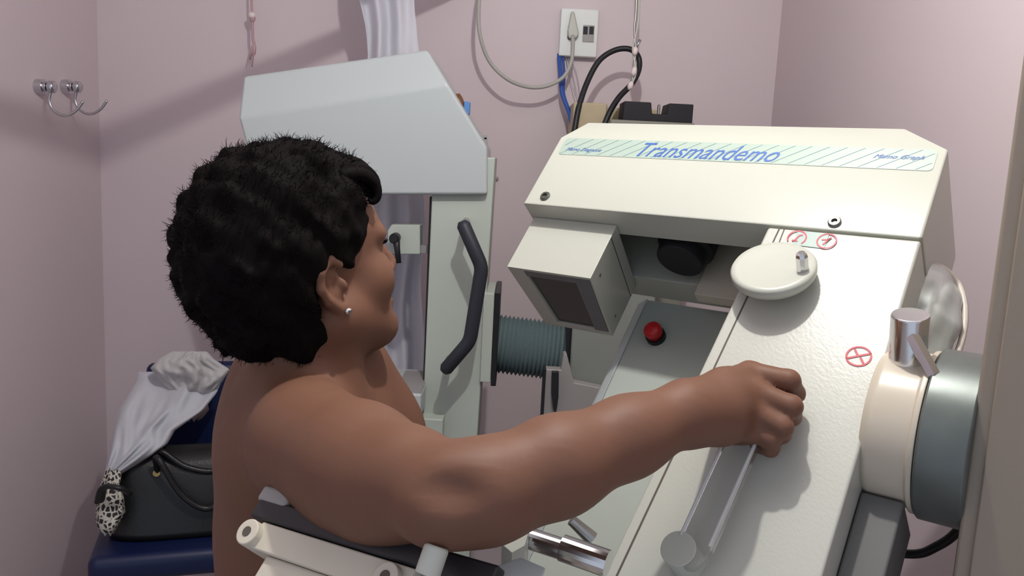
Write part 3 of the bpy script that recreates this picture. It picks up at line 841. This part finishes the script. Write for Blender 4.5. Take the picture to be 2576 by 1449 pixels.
obj('blouse_body', *pillow([(935, 350, 560), (960, 345, 556), (985, 330, 545), (1030, 300, 510), (1080, 287, 440), (1115, 280, 420), (1140, 274, 385), (1165, 268, 345), (1198, 262, 290)], (2.27, 2.03), .07, fold=.024, seed=3), 'blouse_cloth', blo, smooth=True)
obj('lace_trim', *pillow([(884, 440, 520), (905, 400, 540), (930, 378, 578), (960, 400, 560), (990, 430, 530)], 2.22, .05, fold=.014, seed=9, freq=16), 'lace_cloth', blo, smooth=True)
obj('small_bundle', *pillow([(1010, 470, 522), (1030, 462, 526), (1050, 466, 510), (1058, 476, 498)], 2.27, .05, nx=16, ny=12, fold=.006, seed=5), 'bundle_cloth', smooth=True, label='small beige bundle under the blouse against the blue chair back', cat='bundle')
obj('net_scarf', *pillow([(1178, 268, 303), (1200, 258, 306), (1225, 250, 300), (1255, 243, 312), (1290, 240, 316), (1320, 242, 300), (1345, 262, 285)], (2.02, 1.95), .05, nx=24, ny=28, fold=.006, seed=4), 'scarf_net', smooth=True, label='black and white net scarf beside the handbag', cat='scarf')
obj('bag_strap', *tube(catmull([at_y(250, 1262, 1.93), at_y(262, 1226, 1.92), at_y(300, 1228, 1.92), at_y(325, 1240, 1.94)], 6), .013, 10, flat=.5), 'bag_leather', bag, smooth=True)

#PERSON
# ------------------------------------------------------------------ the woman (one continuous body surface)
def axis_grid(lo, hi, coarse, fines, fine):
    xs = [lo]
    while xs[-1] < hi:
        x = xs[-1]
        step = fine if any(a <= x <= b for a, b in fines) else coarse
        xs.append(x + step)
    return np.array(xs, np.float32)

class Field:
    def __init__(s, gx, gy, gz):
        s.g = (gx, gy, gz)
        s.d = np.full((len(gx), len(gy), len(gz)), 0.5, np.float32)
    def sub(s, lo, hi):
        sl = []
        for a in range(3):
            i0 = max(0, np.searchsorted(s.g[a], lo[a]) - 1); i1 = min(len(s.g[a]), np.searchsorted(s.g[a], hi[a]) + 1)
            if i1 <= i0: return None
            sl.append(slice(i0, i1))
        return tuple(sl)
    def pts(s, sl):
        return s.g[0][sl[0]][:, None, None], s.g[1][sl[1]][None, :, None], s.g[2][sl[2]][None, None, :]
    def put(s, sl, e, k, op):
        d = s.d[sl]
        if op == 'cut':
            h = np.clip(.5 - .5 * (d + e) / k, 0, 1)
            s.d[sl] = d * (1 - h) - e * h + k * h * (1 - h)
        else:
            h = np.clip(.5 + .5 * (d - e) / k, 0, 1)
            s.d[sl] = d * (1 - h) + e * h - k * h * (1 - h)
    def cap(s, a, b, ra, rb, k=.02, op='add'):
        a = np.array(a, np.float32); b = np.array(b, np.float32)
        m = max(ra, rb) + max(.03, k * 1.5)
        sl = s.sub(np.minimum(a, b) - m, np.maximum(a, b) + m)
        if sl is None: return
        X, Y, Z = s.pts(sl); ab = b - a; L2 = float(ab @ ab) + 1e-9
        t = np.clip(((X - a[0]) * ab[0] + (Y - a[1]) * ab[1] + (Z - a[2]) * ab[2]) / L2, 0, 1)
        e = np.sqrt((X - a[0] - ab[0] * t) ** 2 + (Y - a[1] - ab[1] * t) ** 2 + (Z - a[2] - ab[2] * t) ** 2) - (ra + (rb - ra) * t)
        s.put(sl, e.astype(np.float32), k, op)
    def chain(s, pts, rads, k=.02):
        for i in range(len(pts) - 1):
            s.cap(pts[i], pts[i + 1], rads[i], rads[i + 1], k)
    def ell(s, c, r, k=.02, R=np.eye(3), op='add', noise=None):
        c = np.array(c, float); m = max(r) + max(.03, k * 1.5)
        sl = s.sub(c - m, c + m)
        if sl is None: return
        X, Y, Z = s.pts(sl)
        q = [R[0, a] * (X - c[0]) + R[1, a] * (Y - c[1]) + R[2, a] * (Z - c[2]) for a in range(3)]
        k0 = np.sqrt(sum((q[a] / r[a]) ** 2 for a in range(3)))
        k1 = np.sqrt(sum((q[a] / r[a] ** 2) ** 2 for a in range(3))) + 1e-6
        e = k0 * (k0 - 1) / k1
        s.put(sl, e.astype(np.float32), k, op)
    def mesh(s):
        d = s.d; ins = d < 0
        cm = ins[:-1, :-1, :-1].astype(np.int8)
        tot = np.zeros_like(cm)
        for a in (0, 1):
            for b in (0, 1):
                for c in (0, 1):
                    tot += ins[a:a + cm.shape[0], b:b + cm.shape[1], c:c + cm.shape[2]]
        act = np.argwhere((tot > 0) & (tot < 8))
        idx = np.full(cm.shape, -1, np.int32)
        idx[act[:, 0], act[:, 1], act[:, 2]] = np.arange(len(act))
        acc = np.zeros((len(act), 3)); cnt = np.zeros(len(act))
        G = s.g
        cor = [(a, b, c) for a in (0, 1) for b in (0, 1) for c in (0, 1)]
        val = {q: d[act[:, 0] + q[0], act[:, 1] + q[1], act[:, 2] + q[2]] for q in cor}
        pos = {q: np.stack([G[a][act[:, a] + q[a]] for a in range(3)], 1) for q in cor}
        for q in cor:
            for a in range(3):
                if q[a]: continue
                p = list(q); p[a] = 1; p = tuple(p)
                mk = (val[q] < 0) != (val[p] < 0)
                t = val[q] / np.where(mk, val[q] - val[p], 1)
                acc += np.where(mk[:, None], pos[q] + (pos[p] - pos[q]) * t[:, None], 0); cnt += mk
        V = acc / np.maximum(cnt, 1)[:, None]
        Fs = []
        for a in range(3):
            b, c = [(1, 2), (2, 0), (0, 1)][a]
            n = [sz for sz in d.shape]
            s0 = [slice(1, -1)] * 3; s1 = [slice(1, -1)] * 3
            s0[a] = slice(0, n[a] - 1); s1[a] = slice(1, n[a])
            A, B = ins[tuple(s0)], ins[tuple(s1)]
            e = np.argwhere(A != B)
            fl = A[e[:, 0], e[:, 1], e[:, 2]]
            off = np.ones(3, int); off[a] = 0
            e = e + off
            def cell(db, dc):
                q = e.copy(); q[:, b] += db; q[:, c] += dc
                return idx[q[:, 0], q[:, 1], q[:, 2]]
            Q = np.stack([cell(-1, -1), cell(0, -1), cell(0, 0), cell(-1, 0)], 1)
            Q[~fl] = Q[~fl][:, ::-1]
            Fs.append(Q[(Q >= 0).all(1)])
        return V, np.concatenate(Fs)

def smooth_mesh(V, F, it=2, lam=.5):
    e = np.concatenate([F[:, [0, 1]], F[:, [1, 2]], F[:, [2, 3]], F[:, [3, 0]]])
    e = np.concatenate([e, e[:, ::-1]])
    for i in range(it * 2):
        s = np.zeros_like(V); n = np.zeros(len(V))
        for a in range(3):
            s[:, a] = np.bincount(e[:, 0], V[e[:, 1], a], len(V))
        n = np.bincount(e[:, 0], minlength=len(V))
        V = V + (s / np.maximum(n, 1)[:, None] - V) * (lam if i % 2 == 0 else -lam * .95)
    return V

def big(name, V, F, m_, parent, smooth=True):
    c = (V.min(0) + V.max(0)) / 2
    me = bpy.data.meshes.new(name)
    me.from_pydata((V - c).tolist(), [], F.tolist())
    me.materials.append(MATS[m_])
    if smooth: me.shade_smooth()
    o = bpy.data.objects.new(name, me); COL.objects.link(o)
    o.parent = parent; o.location = c - WLOC[parent.name]; WLOC[o.name] = c
    return o

# head frame
YAW, TIP = math.radians(41), math.radians(17)
hf = np.array([math.cos(YAW) * math.cos(TIP), math.sin(YAW) * math.cos(TIP), math.sin(TIP)])
hlft = np.array([-math.sin(YAW), math.cos(YAW), 0])
hup = np.cross(hf, hlft)
HR = np.stack([hf, hlft, hup], 1)
ear = at(852, 712, .955)
HO = ear + hlft * .072
def hd_(f_, l_, u_): return HO + hf * f_ + hlft * l_ + hup * u_

person = empty('person', (-.27, 1.10, 0), 'dark-haired woman, bare-shouldered and seen from behind, gripping the clear bar', 'person')
# joints
shR, elR, wrR = at(770, 1098, .925), at(1140, 1246, .720), at(1722, 1040, .805)
shL = at(856, 955, 1.22)
pel = np.array([-.275, 1.10, .83]); wai = np.array([-.272, 1.10, .98]); che = np.array([-.258, 1.10, 1.13])
c7 = at(735, 985, 1.04)
gx = axis_grid(-.56, .44, .0075, [(-.26, -.085), (.12, .42)], .0028)
gy = axis_grid(.62, 1.38, .0075, [(.76, 1.0)], .0030)
gz = axis_grid(-.02, 1.56, .0090, [(1.13, 1.50)], .0028)
B = Field(gx, gy, gz)
# legs
for sg in (-1, 1):
    hip = pel + np.array([0, .085 * sg, -.03]); kne = np.array([-.25, 1.10 + .09 * sg, .44]); ank = np.array([-.28, 1.10 + .09 * sg, .08])
    B.cap(hip, kne, .082, .055, .03); B.cap(kne, ank, .054, .036, .02)
    B.cap(ank, ank + np.array([0, 0, -.04]), .034, .036, .02); B.cap(ank + np.array([-.03, 0, -.045]), ank + np.array([.13, 0, -.055]), .033, .024, .02)
# trunk
Rz = np.eye(3)
B.ell(pel, (.115, .165, .12), .05)
B.ell(wai, (.108, .150, .13), .06)
B.ell(che, (.118, .158, .17), .06)
B.ell(at(750, 1150, 1.07), (.082, .125, .095), .05)
B.ell(che + np.array([.064, .05, -.035]), (.085, .080, .088), .05)
B.ell(che + np.array([.048, -.05, -.01]), (.06, .07, .07), .05)
# shoulder girdle
B.cap(at(745, 1090, 1.03), shR, .058, .055, .05)
B.cap(at(800, 1075, 1.08), shL, .052, .045, .05)
B.cap(at(700, 1085, 1.05), at(695, 1150, 1.0), .042, .055, .05)      # shoulder blade
# neck
nk0, nk1 = at(768, 1030, 1.035), hd_(-.030, 0, -.045)
B.cap(nk0, nk1, .058, .054, .035)
B.cap(at(735, 1005, 1.03), at(765, 1075, .975), .036, .044, .04)       # trapezius right
B.cap(at(850, 1000, 1.03), hd_(.005, -.035, -.045), .026, .026, .03)  # throat muscle
# left arm: hangs forward, mostly hidden
B.chain([shL, shL + np.array([.02, .03, -.24]), shL + np.array([.16, .02, -.40])], [.050, .040, .030], .03)
B.cap(shL + np.array([.13, .02, -.37]), shL + np.array([.22, .02, -.44]), .028, .018, .02)
# right arm
B.chain([shR, at(905, 1165, .835), at(1030, 1213, .762), elR, at(1230, 1234, .725), at(1400, 1172, .748), at(1580, 1098, .780), wrR],
        [.058, .056, .046, .0400, .0415, .0415, .0345, .0285], .02)
B.ell(at(1120, 1238, .672), (.022, .012, .012), .02, op='cut')
B.cap(at(800, 1155, .915), at(960, 1240, .80), .055, .047, .04)       # soft underside of the upper arm
B.ell(at(1085, 1288, .71), (.026, .024, .024), .02)                 # elbow point
# hand: palm bones, fingers round the bar
kn_ = [on_n(1885, 940, .052), on_n(1898, 988, .058), on_n(1893, 1036, .056), on_n(1880, 1078, .048)]
wr_ = [at(1735, 1018, .812), at(1738, 1032, .808), at(1738, 1048, .808), at(1735, 1065, .812)]
for i in range(4):
    mid = kn_[i] * .55 + wr_[i] * .45 + HN * .002
    B.chain([wr_[i], mid, kn_[i]], [.0215, .0165, .0128], .012)
B.cap(wrR, at(1800, 1040, .825), .027, .026, .015)
B.cap(on_n(1800, 1075, .045), on_n(1870, 1085, .035), .018, .015, .012)
fing = [
    [kn_[0], on_n(1985, 957, .050), on_n(2002, 990, .026), on_n(1965, 1004, .012)],
    [kn_[1], on_n(1990, 1022, .050), on_n(1992, 1048, .024), on_n(1952, 1052, .011)],
    [kn_[2], on_n(1968, 1074, .046), on_n(1966, 1093, .022), on_n(1928, 1092, .011)],
    [kn_[3], on_n(1938, 1106, .040), on_n(1938, 1128, .022), on_n(1905, 1122, .012)]]
frad = [[.0130, .0108, .0092, .0078], [.0132, .0110, .0094, .0080], [.0126, .0104, .0090, .0078], [.0114, .0094, .0084, .0074]]
for P_, R_ in zip(fing, frad):
    B.chain(P_, R_, .0045)
th = [at(1755, 1000, .828), on_n(1835, 955, .030), on_n(1895, 965, .012), on_n(1935, 985, .010)]
B.chain(th, [.017, .013, .0105, .009], .008)
# head
B.ell(hd_(-.012, 0, .048), (.094, .073, .084), .02, HR)
B.ell(hd_(.042, 0, -.018), (.052, .058, .082), .03, HR)
B.ell(hd_(.060, 0, .045), (.036, .055, .045), .02, HR)                 # forehead
for sg in (-1, 1):
    B.cap(hd_(.0, .050 * sg, -.045), hd_(.066, .018 * sg, -.092), .024, .018, .03)   # jaw
    B.ell(hd_(.060, .036 * sg, -.022), (.028, .026, .028), .02, HR)        # cheek
    B.ell(hd_(.083, .030 * sg, .012), (.010, .016, .009), .008, HR, op='cut')
    B.ell(hd_(.076, .031 * sg, .012), (.012, .013, .012), .004, HR)        # eye
    B.cap(hd_(.080, .045 * sg, .030), hd_(.088, .014 * sg, .031), .009, .008, .012)
    B.ell(hd_(.099, .011 * sg, -.028), (.010, .008, .007), .006, HR)
B.ell(hd_(.074, 0, -.096), (.020, .022, .016), .018, HR)                # chin
B.cap(hd_(.088, 0, .022), hd_(.108, 0, -.022), .008, .011, .008)        # nose
B.cap(hd_(.088, -.016, -.053), hd_(.088, .016, -.053), .007, .007, .006)
B.cap(hd_(.086, -.014, -.065), hd_(.086, .014, -.065), .008, .008, .006)
B.ell(hd_(.097, 0, -.0585), (.006, .022, .0012), .003, HR, op='cut')
B.cap(hd_(.01, 0, -.075), hd_(.055, 0, -.088), .03, .022, .03)
for sg in (-1, 1):                                                      # ears
    B.ell(hd_(-.012, .071 * sg, -.002), (.016, .007, .027), .006, HR)
    hel = [hd_(.006, .073 * sg, .020), hd_(-.008, .081 * sg, .032), hd_(-.024, .084 * sg, .022), hd_(-.028, .083 * sg, .004), hd_(-.020, .079 * sg, -.014), hd_(-.008, .074 * sg, -.028)]
    B.chain(hel, [.005, .0052, .0052, .005, .005, .0065], .004)
    B.ell(hd_(-.003, .072 * sg, -.032), (.0085, .0055, .0095), .004, HR)   # lobe
    B.ell(hd_(-.006, .083 * sg, .002), (.008, .009, .013), .004, HR, op='cut')
    B.ell(hd_(.0045, .074 * sg, -.004), (.004, .005, .008), .004, HR)
V, F = B.mesh()
V = smooth_mesh(V, F, 2)
body = big('body', V, F, 'skin', person)
print('body', len(V), len(F), 'wrist', mloc(wrR), 'chin', proj(hd_(.075, 0, -.11)), 'shL', proj(shL))

# trousers and shoes (below the frame)
T = Field(axis_grid(-.45, -.02, .012, [], .01), axis_grid(.82, 1.38, .012, [], .01), axis_grid(-.01, .98, .012, [], .01))
T.ell(pel + np.array([0, 0, -.01]), (.128, .178, .125), .05)
for sg in (-1, 1):
    hip = pel + np.array([0, .085 * sg, -.03]); kne = np.array([-.25, 1.10 + .09 * sg, .44]); ank = np.array([-.28, 1.10 + .09 * sg, .10])
    T.cap(hip, kne, .098, .074, .03); T.cap(kne, ank, .074, .062, .02)
T.d = np.maximum(T.d, (T.g[2] - .90)[None, None, :].astype(np.float32))
V, F = T.mesh()
big('trousers', V, F, 'trouser_cloth', person)
for sg in (-1, 1):
    S = Field(axis_grid(-.38, -.08, .008, [], .01), axis_grid(1.10 + .09 * sg - .07, 1.10 + .09 * sg + .07, .008, [], .01), axis_grid(-.012, .14, .008, [], .01))
    an = np.array([-.28, 1.10 + .09 * sg, .05])
    S.cap(an + np.array([-.035, 0, 0]), an + np.array([.13, 0, -.012]), .048, .038, .02); S.cap(an, an + np.array([0, 0, .05]), .045, .046, .02)
    S.d = np.maximum(S.d, -(S.g[2] - .001)[None, None, :].astype(np.float32))
    V, F = S.mesh()
    big('shoe', V, F, 'shoe_black', person)

# hair: lumpy mass plus curly strands
Hh = Field(axis_grid(HO[0] - .22, HO[0] + .16, .0038, [], .01), axis_grid(HO[1] - .17, HO[1] + .17, .0042, [], .01), axis_grid(HO[2] - .16, HO[2] + .24, .0038, [], .01))
Hh.ell(hd_(-.038, 0, .058), (.100, .090, .092), .03, HR)
Hh.ell(hd_(-.088, 0, .024), (.054, .074, .074), .03, HR)
Hh.ell(hd_(-.066, 0, -.026), (.050, .062, .054), .03, HR)
Hh.ell(hd_(-.048, -.028, -.050), (.034, .040, .032), .02, HR)
Hh.ell(hd_(-.015, 0, .115), (.078, .070, .046), .025, HR)
Hh.ell(hd_(.050, -.006, .104), (.036, .052, .030), .02, HR)
for sg in (-1, 1):
    Hh.ell(hd_(.020, .056 * sg, .062), (.042, .025, .044), .02, HR)
    Hh.ell(hd_(.022, .066 * sg, .030), (.017, .010, .020), .008, HR)
    Hh.ell(hd_(-.040, .064 * sg, .010), (.022, .022, .045), .015, HR)
    Hh.ell(hd_(-.008, .085 * sg, -.005), (.026, .026, .034), .006, HR, op='cut')
Hh.ell(hd_(.078, -.034, .092), (.012, .016, .014), .008, HR)
X, Y, Z = Hh.g[0][:, None, None], Hh.g[1][None, :, None], Hh.g[2][None, None, :]
Hh.d += (.0068 * np.sin(95 * X + 40 * Z + 1) * np.sin(88 * Y - 30 * X) * np.sin(92 * Z + 50 * Y + 2) + .0028 * np.sin(210 * X + 60 * Y) * np.sin(190 * Z - 80 * X) * np.sin(205 * Y + 1)).astype(np.float32)
V, F = Hh.mesh()
V = smooth_mesh(V, F, 1)
hair = big('hair', V, F, 'hair_black', person)
fn = np.cross(V[F[:, 2]] - V[F[:, 0]], V[F[:, 3]] - V[F[:, 1]]); fn /= np.linalg.norm(fn, axis=1)[:, None] + 1e-9
fc = V[F].mean(1)
loc_ = (fc - HO) @ HR
ok = np.where(~((loc_[:, 0] > .015) & (loc_[:, 2] < .07)) & ~((np.abs(loc_[:, 1]) > .055) & (loc_[:, 0] > -.035) & (loc_[:, 2] < .05)))[0]
pick = rng.choice(ok, 15000)
SV, SF = [], []
for ii in pick:
    p = fc[ii]; n_ = fn[ii]
    sweep = HR @ np.array([-.35, 0, -.25]) if loc_[ii, 2] < .06 else HR @ np.array([.15, -.1, .1])
    tg = np.cross(n_, rng.normal(0, 1, 3))
    g = nrm(n_ * rng.uniform(.1, .55) + sweep * .7 + tg * .7)
    L_ = rng.uniform(.005, .016) * (1.0 if loc_[ii, 2] > .08 else .8)
    cu = nrm(np.cross(g, rng.normal(0, 1, 3))) * rng.uniform(.2, .9)
    q0 = p - n_ * .004
    pts = []
    for t in np.linspace(0, 1, 5):
        pts.append(q0 + g * L_ * t + cu * L_ * .6 * math.sin(2.4 * t) * t)
    r0 = rng.uniform(.0003, .0007)
    a_ = nrm(np.cross(g, [0.3, 0.5, 0.8])); b_ = np.cross(g, a_)
    o0 = len(SV)
    for j, t in enumerate((1, .9, .75, .5, .08)):
        for s_ in range(3):
            SV.append(pts[j] + (a_ * math.cos(2.094 * s_) + b_ * math.sin(2.094 * s_)) * r0 * t)
    for j in range(4):
        for s_ in range(3):
            SF.append((o0 + j * 3 + s_, o0 + j * 3 + (s_ + 1) % 3, o0 + j * 3 + 3 + (s_ + 1) % 3, o0 + j * 3 + 3 + s_))
strands = big('hair_strands', np.array(SV), np.array(SF), 'hair_black', hair)
strands['kind'] = 'stuff'
# fringe curls over the forehead
for k_, (f_, l_, u_) in enumerate(((.082, -.046, .092), (.086, -.030, .096), (.076, -.056, .088), (.086, -.010, .098))):
    ctl = [hd_(f_ - .034, l_ * .9, u_ + .022), hd_(f_ - .008, l_, u_ + .018), hd_(f_ + .006, l_ - .002, u_ + .002), hd_(f_ + .004, l_ - .004, u_ - .012), hd_(f_ - .004, l_ - .004, u_ - .016 - .004 * (k_ % 2)), hd_(f_ - .007, l_ - .003, u_ - .010)]
    pth = catmull(ctl, 4)
    obj('curl', *tube(pth, [.0095 * (1 - t) ** .8 + .0009 for t in np.linspace(0, 1, len(pth))], 7), 'hair_black', hair, smooth=True)
# lashes, brow and ear stud
for sg in (-1, 1):
    lash = []
    for i in range(9):
        a_ = -.7 + 1.4 * i / 8
        b0_ = hd_(.086 - .004 * abs(a_), .031 * sg + .012 * a_, .014)
        lash.append(tube([b0_, b0_ + hf * .005 + hup * .001 + hlft * .002 * sg, b0_ + hf * .008 + hup * .004 + hlft * .005 * sg], [.0006, .0005, .0002], 5))
    obj('eyelashes', *merge(*lash), 'hair_black', person, kind='stuff')
    obj('eyebrow', *tube([hd_(.087, .018 * sg, .036), hd_(.088, .032 * sg, .041), hd_(.078, .050 * sg, .037)], [.002, .0026, .001], 6), 'hair_black', person)
sp_ = hd_(-.001, -.0785, -.033)
st_ = obj('ear_stud', *lathe(sp_, -hlft, [(0, .0016), (.0005, .0042), (.0022, .0042), (.0038, .002)], 8), 'chrome', person, label='small sparkling ear stud')
